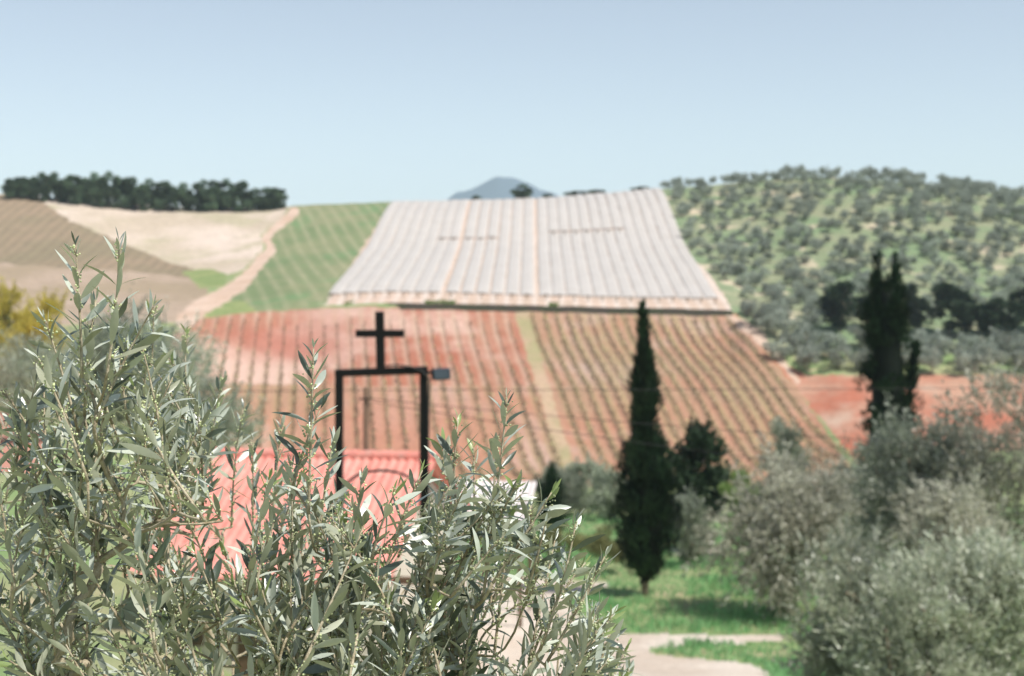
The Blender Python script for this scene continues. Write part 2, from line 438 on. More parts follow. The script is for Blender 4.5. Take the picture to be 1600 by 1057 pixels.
def wood(nodes, par, rad, n=6, ids=None):
    """tubes along the chains of a skeleton"""
    ch = {}
    for i, p in enumerate(par): ch.setdefault(p, []).append(i)
    mb = MB(); st = [(0, None)]
    starts = [(0, c) for c in ch.get(0, [])]
    while starts:
        p, c = starts.pop(); chain = [p, c]
        while ch.get(chain[-1]):
            k = sorted(ch[chain[-1]], key=lambda q: -rad[q])
            for o in k[1:]: starts.append((chain[-1], o))
            chain.append(k[0])
        if ids is not None and c not in ids: continue
        rr = [min(rad[q], rad[c]) for q in chain]; rr[0] = rad[c]
        mb.tube([nodes[q] for q in chain], rr, n)
    return mb

# --- olive trees of the middle distance (unit scale: metres)
def olive_mesh(seed, H, Wd, nleaf, leafL, leafW, mat, base=.18, nclump=26, droop=0.0, sparse=False, trunk=.11, nlimb=26):
    r = np.random.default_rng(seed)
    zc = H * (base + (1 - base) / 2); hz_ = H * (1 - base) / 2
    cl = []
    for k in range(nclump):
        d = rdir(1, r)[0]; q = r.random() ** .4
        c = np.array([d[0] * Wd / 2 * q * .82, d[1] * Wd / 2 * q * .82, zc + d[2] * hz_ * q * .80])
        cl.append((c, Wd * r.choice([r.uniform(.06, .11), r.uniform(.10, .17)])))
    Pp, dd, kk = clump_points(nleaf, cl, r)
    D = dd + rdir(nleaf, r) * .8 + np.array([0, 0, .35 - droop])
    if nleaf > 5000:                     # most leaves sit along thin shoots that stand out of the crown
        ns = int(nleaf * .62 / 16); sp, sd0, sk = clump_points(ns, cl, r)
        out = unit(sp - np.array([0, 0, zc]))
        sdir = unit(out * .7 + sd0 * .5 + rdir(ns, r) * .45 + np.array([0, 0, .75 - droop * 2.2]))
        sl = Wd * r.uniform(.08, .24, ns)
        idx = np.repeat(np.arange(ns), 16); m = len(idx); fr = r.random(m)
        Pp[:m] = sp[idx] + sdir[idx] * (sl[idx] * fr)[:, None] + np.array([0, 0, -droop * .25]) * (fr ** 2)[:, None]
        D[:m] = sdir[idx] * .8 + rdir(m, r) * .75; kk[:m] = sk[idx]
    Nn = rdir(nleaf, r) + np.array([0, 0, .8])
    V, Q = cards(Pp, D, Nn, leafL * r.uniform(.7, 1.3, nleaf), leafW * r.uniform(.8, 1.2, nleaf))
    kt = r.random(len(cl)); tint = np.clip(.6 * kt[kk] + .4 * r.random(nleaf), 0, 1) * .88
    crown = mesh('crown', V, Q, mat, False, tint)
    root = np.array([0, 0, -.2]); first = np.array([r.normal() * .1, r.normal() * .1, H * base * .9])
    tg = [first] + [c + r.normal(size=3) * .1 for c, _ in cl][:nlimb]
    N_, pa, ra = skeleton(root, tg, r, .2, .10, trunk / (len(tg) ** .5), .5)
    ra[0] *= 1.25
    tr = wood(N_, pa, ra, 7)
    return crown, mesh('trunk', tr.V, tr.F, M_BARK, True)

def plant(name, label, cat, meshes, loc, rz=0, sc=(1, 1, 1), group=None):
    t = thing(name, label, cat, loc, rz, group); t.scale = sc
    link('crown', meshes[0], t)
    if meshes[1] is not None: link('trunk', meshes[1], t)
    return t

OA = olive_mesh(101, 4.4, 4.1, 19000, .175, .048, M_OLIVE_DRY, .03, 60, .5)
OB = olive_mesh(102, 5.0, 4.4, 19000, .175, .052, M_OLIVE_MID, .08, 60)
OC = olive_mesh(103, 6.8, 4.8, 15000, .175, .048, M_OLIVE_DRY, .08, 70, 0, False)
OD = olive_mesh(104, 2.5, 2.3, 21000, .10, .029, M_SILVER, .02, 60)
OE = olive_mesh(105, 2.4, 2.3, 21000, .10, .029, M_SILVER, .02, 60)
OF = olive_mesh(106, 5.3, 2.6, 9000, .15, .045, M_OLIVE_MID, .2, 26)
OG = olive_mesh(107, 6.5, 5.8, 16000, .2, .07, M_OLIVE_MID, .05, 50)
OH = olive_mesh(108, 2.6, 2.4, 9000, .15, .055, M_OLIVE_MID, .02, 34)
plant('olive_tree', 'dense drooping brownish grey olive tree on the grass right of the nearer cypress', 'olive tree', OA, at(1238, 36), .6)
plant('olive_tree', 'bushy grey-green olive tree in front of the foot of the forked cypress', 'olive tree', OB, at(1425, 40), 1.9, (1, 1, 1.03))
plant('olive_tree', 'tall thin-leaved brownish olive tree with bare limbs cut by the right edge', 'olive tree', OC, at(1568, 38), .3)
plant('olive_tree', 'silvery young olive bush low in the right corner, nearer the sandy drive', 'olive tree', OD, at(1345, 17.6), .2)
plant('olive_tree', 'silvery young olive bush low in the right corner, cut by the picture edge', 'olive tree', OE, at(1545, 17.0), 1.1, (1.05, 1.05, 1.06))
plant('olive_tree', 'grey olive bush filling the gap between the drooping olive and the bushy one', 'olive tree', OB, at(1335, 46), 4.1, (.8, .8, .72))
plant('olive_tree', 'brownish grey olive tree at the right, behind the silvery young bushes', 'olive tree', OA, at(1492, 33), 3.3, (.95, .95, .9))
plant('olive_tree', 'silvery young olive bush between the two others in the lower right corner', 'olive tree', OD, at(1450, 16.2), 2.2, (.85, .85, .85))
plant('olive_tree', 'slender upright olive tree rising above the drooping brownish olive', 'olive tree', OF, at(1226, 60), 1.0)
plant('olive_tree', 'small round grey olive bush right beside the nearer cypress', 'olive tree', OH, at(1078, 46), .4, (.72, .72, .95))
for i, (u, y, s, rz, lb) in enumerate([(868, 72, .95, 0, 'left one of three low grey olives below the grassy strip'), (908, 74, 1.05, 2, 'middle one of three low grey olives below the grassy strip'),
                                       (950, 71, .9, 4, 'low grey olive of three nearest to the nearer cypress')]):
    plant('olive_tree', lb, 'olive tree', OH, at(u, y), rz, (s * 1.1, s * 1.1, s * 1.12), 'low grey olives at the foot of the vineyard')
for i, (u, y, s, rz, lb) in enumerate([(52, 60, .72, 1, 'blurred grey olive tree in front of the yellow flowering trees'), (165, 64, 1.0, 3, 'blurred grey olive tree directly behind the two tall sprigs'),
                                       (250, 66, 1.08, 5, 'blurred grey olive tree whose top meets the fallow field'), (315, 62, .90, 2, 'blurred grey olive tree beside the left edge of the red ploughed field')]):
    plant('olive_tree', lb, 'olive tree', OG, at(u, y), rz, (s, s, s), 'olive trees in the dip on the left')

# --- shrubs
def shrub_mesh(seed, H, Wd, n, L, W, mat, nclump=16):
    m = olive_mesh(seed, H, Wd, n, L, W, mat, .02, nclump, 0, False, .04, 8); return m
SA = shrub_mesh(201, 3.6, 2.2, 5000, .13, .06, M_SHRUB)
SB = shrub_mesh(202, 1.6, 2.0, 3500, .10, .04, M_BROWNSHRUB)
SC = shrub_mesh(203, 2.6, 2.8, 4500, .12, .06, M_YELLOW)
SD = shrub_mesh(204, 1.8, 2.0, 3500, .12, .06, M_DARK)
plant('shrub', 'fresh bright green shrub between the dark bush and the drooping olive', 'shrub', SA, at(1152, 50), 0)
plant('shrub', 'low yellow-green shrub left of the nearer cypress', 'shrub', SB, at(945, 45), 1, (1, 1, 1))
plant('shrub', 'low yellow-green shrub beside the small dark conifer', 'shrub', SB, at(885, 47), 2.4, (1.1, 1, .9))
plant('shrub', 'yellow-green shrub just above the gravel drive behind the sprigs', 'shrub', SB, at(800, 46), 4, (1.2, 1, 1))
plant('shrub', 'small dark shrub near the right end of the red roof', 'shrub', SD, at(700, 66), 0, (1.1, 1, 1))
YA = olive_mesh(211, 7.6, 5.2, 9000, .26, .12, M_YELLOW, .05, 34)
plant('flowering_tree', 'yellow flowering tree at the left edge, the lower one beside the two tall sprigs', 'flowering tree', YA, at(80, 88), 0, (.85, .85, .98), 'yellow flowering trees')
plant('flowering_tree', 'yellow flowering tree cut by the left edge, the taller one', 'flowering tree', YA, at(4, 98), 2, (.9, .9, 1.12), 'yellow flowering trees')
plant('shrub', 'dark green bush beside the yellow flowering trees', 'shrub', SD, at(38, 99), 2, (.9, .9, 3.4))
plant('shrub', 'dark bush above the yellow flowering trees at the left edge', 'shrub', SD, at(10, 112), 1, (1, 1, 4.6))

# --- dark trees
def dark_tree(seed, H, Wd, n, L, W, mat, base=.15, lean=0.0, nclump=22):
    c, t = olive_mesh(seed, H, Wd, n, L, W, mat, base, nclump, 0, False, .12, 14)
    for m in (c, t):
        for v in m.vertices: v.co.x += lean * v.co.z
    return c, t
plant('dark_tree', 'dark bushy tree leaning right behind the nearer cypress', 'tree', dark_tree(301, 4.8, 2.6, 9000, .22, .12, M_DARK, .12, .10, 34), at(1076, 53), 0)
DT = [dark_tree(310 + k, 7.3, 5.6, 4950, .45, .26, M_DARK, .0, 0, 26) for k in range(3)]
for u, y, h, w, k, lb in [(1312, 193, 1.06, 1.05, 0, 'leftmost of the dark round trees under the olive hill'), (1362, 195, .88, .85, 1, 'dark round tree half hidden by the forked cypress on its left'),
                          (1428, 194, .95, .78, 2, 'dark round tree right of the forked cypress'), (1492, 193, 1.10, 1.2, 0, 'widest and tallest of the dark round trees under the olive hill'),
                          (1560, 192, .92, 1.2, 1, 'dark round tree between the widest one and the right edge'), (1618, 195, 1.2, 1.1, 2, 'dark round tree cut off by the right edge')]:
    plant('dark_tree', lb, 'tree', DT[k], at(u, y), u, (w * 1.15, w * 1.15, h), 'dark round trees under the olive hill')

PT = [dark_tree(330 + k, 6.6, [5.6, 6.4, 5.8, 4.8][k], 3400, .5, .24, M_PINE, -.16, 0, [16, 20, 18, 14][k]) for k in range(4)]
tops = [(8, 272), (60, 268), (110, 274), (170, 268), (200, 276), (230, 283), (290, 286), (350, 281), (385, 281), (410, 295), (432, 300)]
us_p = np.arange(14, 436, 10.5)
for i, u in enumerate(us_p):
    y = 297.5 + (i * 7 % 5) * 1.1
    x, yy, z = at(u + random.uniform(-2, 2), y)
    tv = np.interp(u, [a for a, _ in tops], [b for _, b in tops]) + random.uniform(-3, 5)
    h = (-(tv - CV) / F * y - z)
    s = max(.7, h / 6.2); k = random.randrange(4)
    plant('pine_tree', 'dark green pine in the wood along the ridge above the pale field', 'pine tree', PT[k], (x, yy, z), random.uniform(0, 6), (random.uniform(.8, 1.05), random.uniform(.8, 1.05), s), 'pines along the left ridge')
plant('dark_tree', 'lone dark tree on the ridge before the distant blue mountain', 'tree', PT[1], at(816, 306), 0, (.95, .9, .52))
for u, w, h, lb in [(745, .5, .22, 'small bush on the ridge under the left foot of the blue mountain'), (857, .6, .2, 'low bush on the ridge right of the lone dark tree'), (900, 1.0, .24, 'low bush on the ridge, left one of the pair above the white rows'), (932, .95, .24, 'low bush on the ridge, right one of the pair above the white rows'),
                    (1000, .8, .2, 'low bush on the ridge at the top right corner of the white rows')]:
    plant('shrub', lb, 'shrub', PT[0], at(u, 305), u, (w, w, h), 'bushes along the ridge')

# --- the olive hill
FO = []
for k in range(6):
    m = olive_mesh(400 + k, 3.0, 3.7, 900, .36, .17, M_OLIVE_FAR, .06, 18, 0, False, .10, 6); FO.append(m)
hill_poly = [(1034, 296), (1075, 382), (1118, 432), (1150, 480), (1175, 505), (1280, 515), (1700, 512), (1700, 260), (1030, 200)]
spots = []
gx = 0
for j, y in enumerate(np.arange(199, 306, 3.7)):
    for i, x in enumerate(np.arange(16 + (j % 2) * 1.8, 124, 3.6)):
        xx = x + random.uniform(-1.3, 1.3); yy = y + random.uniform(-1.3, 1.3)
        z = gz(xx, yy); u = CU + F * xx / yy; v = CV - F * z / yy
        if u < 1640 and inpoly(np.array([u]), np.array([v]), hill_poly)[0]: spots.append((xx, yy, z, u, v))
band = []
for j, y in enumerate(np.arange(166, 196, 3.9)):
    for x in np.arange(24 + (j % 2) * 2, 72, 3.7):
        xx = x + random.uniform(-1.3, 1.3); yy = y + random.uniform(-1.3, 1.3)
        z = gz(xx, yy); u = CU + F * xx / yy; v = CV - F * z / yy
        if 1165 + (yy < 190) * 28 + (yy < 180) * 50 < u < 1640 and v < 592 and (yy < 187 or u < 1285): band.append((xx, yy, z, u, v))
spots = [p for p in spots if random.random() > .05]
spots.sort(key=lambda p: p[1])
N_KEEP = 283 - len(band)
for (x, y, z, u, v) in spots[:N_KEEP] + [p for p in spots[N_KEEP:] if False]:
    s = random.choice([random.uniform(.45, .7), random.uniform(.65, .95)]) * (1.15 if u > 1330 and v < 400 else 1.0)
    plant('olive_tree', 'small grey-green olive tree on the grassy slope of the right-hand hill', 'olive tree',
          FO[random.randrange(6)], (x, y, z), random.uniform(0, 6.2), (s, s, s * random.uniform(.8, 1.05)), 'olive trees on the right-hand hill')
VV, QQ, TT = [], [], []; o_ = 0
for (x, y, z, u, v) in spots[N_KEEP:]:
    m = FO[random.randrange(6)][0]; n = len(m.vertices)
    co_ = np.zeros(n * 3, np.float32); m.vertices.foreach_get('co', co_); co_ = co_.reshape(-1, 3)
    tt = np.zeros(n // 4, np.float32); m.attributes['tint'].data.foreach_get('value', tt)
    s = random.choice([random.uniform(.45, .7), random.uniform(.65, .95)]) * (1.15 if u > 1330 else 1.0); a = random.uniform(0, 6.2); c_, s_ = math.cos(a), math.sin(a)
    VV.append(np.stack([(co_[:, 0] * c_ - co_[:, 1] * s_) * s + x, (co_[:, 0] * s_ + co_[:, 1] * c_) * s + y, co_[:, 2] * s + z], 1))
    QQ.append(np.arange(n).reshape(-1, 4) + o_); o_ += n; TT.append(np.clip(tt * .7 + random.random() * .25, 0, .88))
link('far_olive_grove', mesh('far_olive_grove', np.concatenate(VV), np.concatenate(QQ), M_OLIVE_FAR, False, np.concatenate(TT)), kind='stuff', label='farthest olive trees covering the top of the right-hand hill', category='olive grove')
for (x, y, z, u, v) in band:
    s = random.uniform(.95, 1.2)
    plant('olive_tree', 'grey olive tree in the belt between the dark round trees and the red earth', 'olive tree', FO[random.randrange(6)], (x, y, z), random.uniform(0, 6.2), (s * 1.1, s * 1.1, s), 'olive trees in the belt above the red earth')

# --- cypresses
def cypress_mesh(seed, H, prof, axes, n, L, W):
    """prof: (height fraction, radius); axes: list of (list of (h, x, y), radius factor)"""
    r = np.random.default_rng(seed); Ps = []; Ds = []; Ns = []; T = []
    hs = [p[0] for p in prof]; rs = [p[1] for p in prof]
    core = MB()
    for path, fac, share in axes:
        ph = [p[0] for p in path]; pxx = [p[1] for p in path]; pyy = [p[2] for p in path]
        h0, h1 = ph[0], ph[-1]
        nfl = int(190 * share)
        fh = h0 + (h1 - h0) * r.random(nfl) ** 1.0
        fl = []
        for h in fh:
            a = r.uniform(0, 2 * PI); R = np.interp(h, hs, rs) * fac
            q = R * r.uniform(.40, 1.02)
            fl.append((np.array([np.interp(h, ph, pxx) + math.cos(a) * q, np.interp(h, ph, pyy) + math.sin(a) * q, h * H]), max(.055, R * r.uniform(.28, .42)), r.uniform(.35, .80), a, r.random()))
        m = int(n * share)
        w = np.array([f[1] for f in fl]); w /= w.sum(); k = r.choice(nfl, m, p=w)
        for i in range(m):
            c, rad, ln, a, tt = fl[k[i]]
            s = r.random(); wid = rad * math.sin(min(1, (s * .9 + .12)) * PI) ** .7
            d = r.normal(size=3); d /= np.linalg.norm(d)
            q = c + np.array([d[0] * wid, d[1] * wid, (s - .35) * ln * 1.0])
            Ps.append(q); Ds.append(np.array([d[0] * .5 + math.cos(a) * .25, d[1] * .5 + math.sin(a) * .25, 1.0]) + r.normal(size=3) * .15)
            Ns.append(np.array([math.cos(a) + d[0], math.sin(a) + d[1], .3])); T.append(.55 * tt + .45 * r.random())
        hh = np.linspace(h0 + .02, h1 - .01, 22)
        core.tube([(np.interp(h, ph, pxx), np.interp(h, ph, pyy), h * H) for h in hh], [max(.02, np.interp(h, hs, rs) * fac * .62) for h in hh], 9)
    V, Q = cards(np.array(Ps), np.array(Ds), np.array(Ns), L * r.uniform(.6, 1.4, len(Ps)), W * r.uniform(.7, 1.3, len(Ps)))
    nV = len(V)
    Vc = np.array([tuple(v) for v in core.V])
    crown = mesh('crown', V, Q, M_CYP, False, np.array(T) * .88)
    inner = mesh('inner_crown', Vc, core.F, M_CYP, True)
    mb = MB(); mb.tube([(0, 0, -.3), (0, 0, .3), (0.02, 0, H * .12), (0.0, 0, H * .5)], [.13, .10, .09, .04], 9)
    return crown, inner, mesh('trunk', mb.V, mb.F, M_BARK, True)
k1 = 39.5 / F
prof1 = [(a, b * (1.0 if a < .45 else .88)) for a, b in [(.0, .03), (.035, .06), (.06, .22), (.13, .62), (.2, .80), (.3, .82), (.4, .74), (.50, .66), (.545, .62), (.585, .38), (.62, .38), (.70, .42), (.78, .36), (.83, .30), (.86, .26), (.90, .13), (.93, .17), (.965, .10), (1.0, .03)]]
c1 = cypress_mesh(501, 7.65, prof1, [([(.03, 0, 0), (.3, .02, 0), (.6, -.03, 0), (.75, .0, 0), (1.0, -.08, 0)], 1.0, 1.0)], 17000, .20, .075)
t = thing('cypress_tree', 'slim dark cypress standing free on the grass with a short bare trunk', 'cypress', at(1008, 39.5))
link('crown', c1[0], t); link('trunk', c1[2], t); link('inner_crown', c1[1], t)
prof2 = [(.0, .3), (.06, .9), (.2, 1.15), (.34, 1.12), (.42, 1.02), (.5, .92), (.62, .86), (.72, .80), (.8, .76), (.86, .70), (.9, .5), (1.0, .12)]
c2 = cypress_mesh(502, 11.3, prof2, [([(.03, 0, 0), (.5, -.02, 0), (.90, -.1, 0)], 1.08, .62), ([(.4, -.1, 0), (.8, -.30, .1), (1.0, -.40, .1)], .50, .2), ([(.4, .1, 0), (.8, .26, -.1), (.995, .20, -.1)], .50, .2),
                                     ([(.22, .5, -.1), (.42, .62, -.2), (.58, .86, -.25), (.70, 1.10, -.3)], .20, .09)], 19000, .24, .09)
t = thing('cypress_tree', 'tall dark cypress with a forked top and a side limb, before the red earth', 'cypress', at(1388, 56))
link('crown', c2[0], t); link('trunk', c2[2], t); link('inner_crown', c2[1], t)
c3 = cypress_mesh(503, 2.9, [(0, .2), (.2, .5), (.5, .55), (.8, .35), (1, .05)], [([(.02, 0, 0), (1, 0, 0)], 1.0, 1.0)], 3500, .15, .07)
t = thing('conifer_shrub', 'small dark conical conifer among the low shrubs left of the cypress', 'conifer', at(862, 54))
link('crown', c3[0], t); link('trunk', c3[2], t); link('inner_crown', c3[1], t)

# --- vines in rows on the red slope, white plastic tunnels above
def row_line(c, y0, y1, k=-.135, step=1.0):
    y = np.arange(y0, y1, step); x = c * 1.009 + k * y
    return x, y
def vine_row(c, y0, y1, label, group):
    x, y = row_line(c, y0, y1, step=.085); far = rng.random(len(y)) < np.clip(1.35 - (y - 168) / 14 * (1 if y1 > 190 and c < 28 else 0), .16, 1); x, y = x[far], y[far]
    n = len(x); r = rng
    keep = np.ones(n, bool)
    x, y = x[keep], y[keep]; n = len(x)
    if n < 20: return
    z = hz(x, y)
    Pp = np.stack([x + r.normal(size=n) * .13, y + r.normal(size=n) * .05, z + r.random(n) * .45], 1)
    D = rdir(n) * .7 + np.array([0, 0, .8])
    V, Q = cards(Pp, D, rdir(n), r.uniform(.25, .5, n), r.uniform(.12, .24, n))
    yq = np.arange(y0, y1, 1.2); xq = c * 1.009 - .135 * yq; zq = hz(xq, yq)
    tV, tQ = tube(list(zip(xq, yq, zq + .22)), .035, 4); tQ = np.array([q for q in tQ if len(q) == 4])
    tints = np.concatenate([r.random(n), np.zeros(len(tQ))]); Q = np.concatenate([Q, tQ + len(V)]); V = np.concatenate([V, np.array([tuple(v) for v in tV])])
    link('vine_row', mesh('vine_row', V, Q, M_VINE, False, tints), label=label, category='vine row', group=group)
for i, c in enumerate(np.arange(29.2, 57, 1.58)):
    vine_row(c, 150, 197.2, 'row of low brown vines running up the red slope right of the grassy strip', 'vine rows right of the grassy strip')
for i, c in enumerate(np.arange(-15.6, 27.6, 1.8)):
    vine_row(c, 146, 196, 'row of low vines left of the grassy strip, thinning out up the red ploughed slope', 'vine rows left of the grassy strip')
for i, c in enumerate(np.arange(20.4, 27.6, 1.8)):
    pass

t_ = NT('tunnel_plastic')
f1 = t_.noise(.35, 4); f2 = t_.noise(5, 4)
cc = t_.mix(t_.step(f1, .35, .65), (.59, .545, .495), (.635, .59, .54))
b_ = t_.bsdf(cc, .42, .5, t_.bump(f2, .05, .5))
M_PLASTIC = t_.done(t_.n('MixShader', None, i0=.15, i1=b_, i2=t_.n('BsdfTranslucent', None, Color=(.7, .68, .66)).outputs[0]).outputs[0])
M_POST = barkmat('post_wood', (.20, .15, .11), (.32, .25, .19), 12)
M_HOOP = plain('hoop_steel', (.55, .52, .49), .5, .5, .6)
def tunnel(xc, y0, y1, label, group, w=1.94, h=.20, drift=.0144):
    yy = np.arange(y0, y1, 1.5); m = 9
    V = []; 
    hn = h * (1 + .10 * vnoise(yy * .8, yy * 0 + xc * 3)); sag = .05 * np.cos(yy / 1.5 * PI)
    for i, y in enumerate(yy):
        x = xc + drift * y + .05 * vnoise(np.array([y * .3]), np.array([xc]))[0]
        g = gz(x, y)
        for k in range(m):
            a = PI * k / (m - 1)
            V.append((x + math.cos(a) * w / 2 * (1 + sag[i]), y, g - .05 + (math.sin(a) ** .8) * (hn[i] + sag[i]) * .9 + .10))
    I = np.arange(len(yy) * m).reshape(len(yy), m)
    q = np.stack([I[:-1, :-1], I[1:, :-1], I[1:, 1:], I[:-1, 1:]], -1).reshape(-1, 4)
    o = link('plastic_tunnel', mesh('plastic_tunnel', np.array(V), q, M_PLASTIC, True), label=label, category='plastic tunnel', group=group)
    for yq in (y0 - .05, y1 - 1.5):
        hoops = MB()
        x = xc + drift * yq; g = gz(x, yq)
        hoops.tube([(x + math.cos(PI * k / 8) * (w / 2 + .03), yq, g + .06 + math.sin(PI * k / 8) ** .8 * (h * .92)) for k in range(9)], .03, 5)
        hoops.build('end_hoop', M_HOOP, o)
    p = MB(); x = xc + drift * (y0 - 3.2); yq = y0 - 3.2; g = gz(x, yq)
    p.box((x, yq, g + .35), (.16, .16, .9)); p.box((x, yq - .05, g + .72), (.5, .06, .06))
    p.build('end_post', M_POST, o)
left_blk = np.linspace(-28.6, -14.3, 8); mid_blk = np.linspace(-11.6, -.8, 6); right_blk = np.linspace(1.9, 26.0, 13)
for bi, (blk, nm) in enumerate(((left_blk, 'left'), (mid_blk, 'middle'), (right_blk, 'right'))):
    for i, xc in enumerate(blk):
        lb = {'left': 'long white plastic tunnel in the block next to the green field', 'middle': 'long white plastic tunnel in the middle block between two bare lanes', 'right': 'long white plastic tunnel in the wide block next to the olive hill'}[nm]
        gp = 'white tunnels of the %s block' % nm
        cut = None
        if nm == 'left' and i >= 6: cut = 259
        if nm == 'middle' and i < 3: cut = 259
        if nm == 'right' and 1 <= i <= 7: cut = 263
        if cut:
            lbl = lb.replace('long white', 'white') ; 
            tunnel(xc, 205.5, cut, lbl + ', lower half', gp); tunnel(xc, cut + .45, 301.5, lbl + ', upper half', gp)
        else: tunnel(xc, 205.5, 301.8 if xc < 20 else 302.3, lb, gp)

# tufts along the bank and grass on the meadow
def tufts(name, X_, Y_, hh, ww, mat, n_per, label_props):
    n = len(X_)
    x = np.repeat(X_, n_per) + rng.normal(size=n * n_per) * .10; y = np.repeat(Y_, n_per) + rng.normal(size=n * n_per) * .10
    H_ = np.repeat(hh, n_per) * rng.uniform(.5, 1.2, n * n_per)
    z = hz(x, y)
    D = np.stack([rng.normal(size=len(x)) * .35, rng.normal(size=len(x)) * .35, np.ones(len(x))], 1)
    V, Q = cards(np.stack([x, y, z - .02], 1), D, rdir(len(x)) * np.array([1, 1, .2]), H_, ww)
    link(name, mesh(name, V, Q, mat, False, np.repeat(rng.random(n), n_per) * .6 + rng.random(len(x)) * .4), **label_props)
n0 = 26000
gy = 25 + 50 * rng.random(n0) ** 1.4; gu = rng.uniform(560, 1620, n0); gx_ = (gu - CU) / F * gy
gzv = hz(gx_, gy); gv = CV - F * gzv / gy
dens = vnoise(gx_ * .5, gy * .5, 2.2) * .5 + .5
keep = ~in_drive(gu, gv, gy) & (rng.random(n0) < .35 + dens)
tufts('grass', gx_[keep], gy[keep], .10 + .26 * dens[keep] ** 1.5, .035, M_GRASS, 4, dict(kind='stuff', label='green grass growing beside the sandy drive', category='grass'))
nb = 1500
bu = rng.uniform(480, 1142, nb); by = rng.uniform(198.6, 199.6, nb); bx = (bu - CU) / F * by
kb = vnoise(bx * .35, by * 0 + 3.3) > .56
tufts('weeds', bx[kb], by[kb], np.full(kb.sum(), .42), .12, M_SHRUB, 3, dict(kind='stuff', label='green weeds on the lip of the dark earth bank', category='weeds'))

# ------------------------------------------------------------------ built things
t_ = NT('black_iron')
f_ = t_.noise(7, 6, .7)
M_IRON = t_.done(t_.bsdf(t_.mix(t_.step(f_, .60, .74), (.008, .008, .008), (.04, .022, .014)), .6, .25, t_.bump(f_, .003, .5), Metallic=.2))
M_TILE = None
t_ = NT('roof_tile')
p_ = t_.pos(); f_ = t_.noise(1.2, 4); f2_ = t_.noise(9, 4)
cc = t_.mix(t_.step(f_, .3, .7), (.66, .25, .20), (.72, .31, .255)); k_ = t_.math('MULTIPLY_ADD', f2_, .5, .75)
cc = t_.mix(t_.math('MULTIPLY', t_.step(t_.noise(2.2, 6, .7), .50, .70), .6), cc, (.52, .40, .33))
cc = t_.mix(1.0, cc, t_.n('CombineColor', None, Red=k_, Green=k_, Blue=k_).outputs[0], 'MULTIPLY')
M_TILE = t_.done(t_.bsdf(cc, .8, .25, t_.bump(f2_, .01, .4)))
M_WALL = plain('lime_plaster', (.62, .56, .47), .9, .1, 0, .12, 2)
M_WOOD = plain('old_wood', (.14, .09, .06), .8, .2, 0, .3, 10)
M_GLASS = plain('dark_glass', (.03, .035, .04), .1, .6, 0, .1, 3)
M_PALE = plain('pale_roof_sheet', (.66, .60, .585), .55, .35, 0, .10, 2)
M_LAMP = plain('lamp_housing', (.035, .045, .06), .4, .5, .2)
M_LENS = plain('lamp_glass', (.07, .09, .12), .35, .5)
M_CABLE = plain('cable_rubber', (.03, .03, .03), .6, .3)

# iron frame with the cross
k20 = 20 / F
def w20(u, v): return ((u - CU) * k20, 20.0, -(v - CV) * k20)
lx, rx = (530 - CU) * k20, (662 - CU) * k20
bt = -(581 - CV) * k20
gl, gr_ = gz(lx, 20), gz(rx, 20)
fr = thing('cross_frame', 'tall black iron frame with a cross on its top bar', 'iron frame', ((lx + rx) / 2, 20, (gl + gr_) / 2))
def child(mb, name, mat, parent, smooth=False, **kw):
    L = parent.location
    mb.V = [(v[0] - L.x, v[1] - L.y, v[2] - L.z) for v in mb.V]
    return mb.build(name, mat, parent, smooth, **kw)
for x, g, tilt in ((lx, gl, -.02), (rx, gr_, .0)):
    mb = MB(); top = bt - .053 + (.02 if x > 0 - 2 and x == rx else -.02)
    mb.box((x, 20, (g - .2 + top) / 2), (.112, .112, top - g + .2), None, .008); child(mb, 'post', M_IRON, fr)
from mathutils import Matrix
mb = MB(); mb.box(((lx + rx) / 2, 20, bt), (rx - lx + .118, .118, .106), Matrix.Rotation(-.034, 3, 'Y'), .008); child(mb, 'top_bar', M_IRON, fr)
mb = MB()
cxm = (594 - CU) * k20; ct = -(487 - CV) * k20; cb = bt + .055
mb.box((cxm, 20, (ct + cb) / 2), (.122, .10, ct - cb), Matrix.Rotation(-.02, 3, 'Y'), .008)
cz_ = -(521.5 - CV) * k20
mb.box((cxm - .005 - .20, 20, cz_), (.28, .094, .105), None, .006); mb.box((cxm - .005 + .20, 20, cz_), (.28, .094, .105), None, .006)
child(mb, 'cross', M_IRON, fr)
mb = MB(); pts = []
for k in range(17):
    a = PI * k / 16; pts.append(((lx + rx) / 2 - math.cos(a) * (rx - lx - .11) / 2, 20, -(770 - CV) * k20 + math.sin(a) * .31))
mb.tube(pts, .02, 8); child(mb, 'arch_rod', M_IRON, fr, True)
mb = MB(); pts = [(cxm + .08, 19.93, cb + .03), (cxm + .25, 19.93, bt + .10), (cxm + .45, 19.92, bt + .07), (rx - .02, 19.92, bt + .02), (rx + .09, 19.93, bt - .10), (rx + .075, 19.93, bt - .35), (rx + .07, 19.93, bt - 1.2), (rx + .07, 19.93, gr_)]
mb.tube(pts, .012, 6); child(mb, 'wire', M_CABLE, fr, True)
fl = thing('floodlight', 'small dark floodlight fixed at the right corner of the iron frame', 'floodlight', w20(690, 585))
mb = MB(); mb.box((0, 0, 0), (.25, .12, .165), Matrix.Rotation(-.06, 3, 'Y'), .02); mb.build('housing', M_LAMP, fl)
mb = MB(); mb.box((.0, -.064, .0), (.20, .008, .12), Matrix.Rotation(-.06, 3, 'Y')); mb.build('lens', M_LENS, fl)
mb = MB(); mb.tube([(-.20, 0, .03), (-.13, 0, .015)], .025, 6); mb.tube([(-.13, 0, -.08), (-.135, 0, .09)], .014, 6); mb.build('bracket', M_IRON, fl)
mb = MB()
for k in range(5): mb.box((-.08 + k * .04, .075, 0), (.008, .03, .12))
mb.build('cooling_fin', M_LAMP, fl)

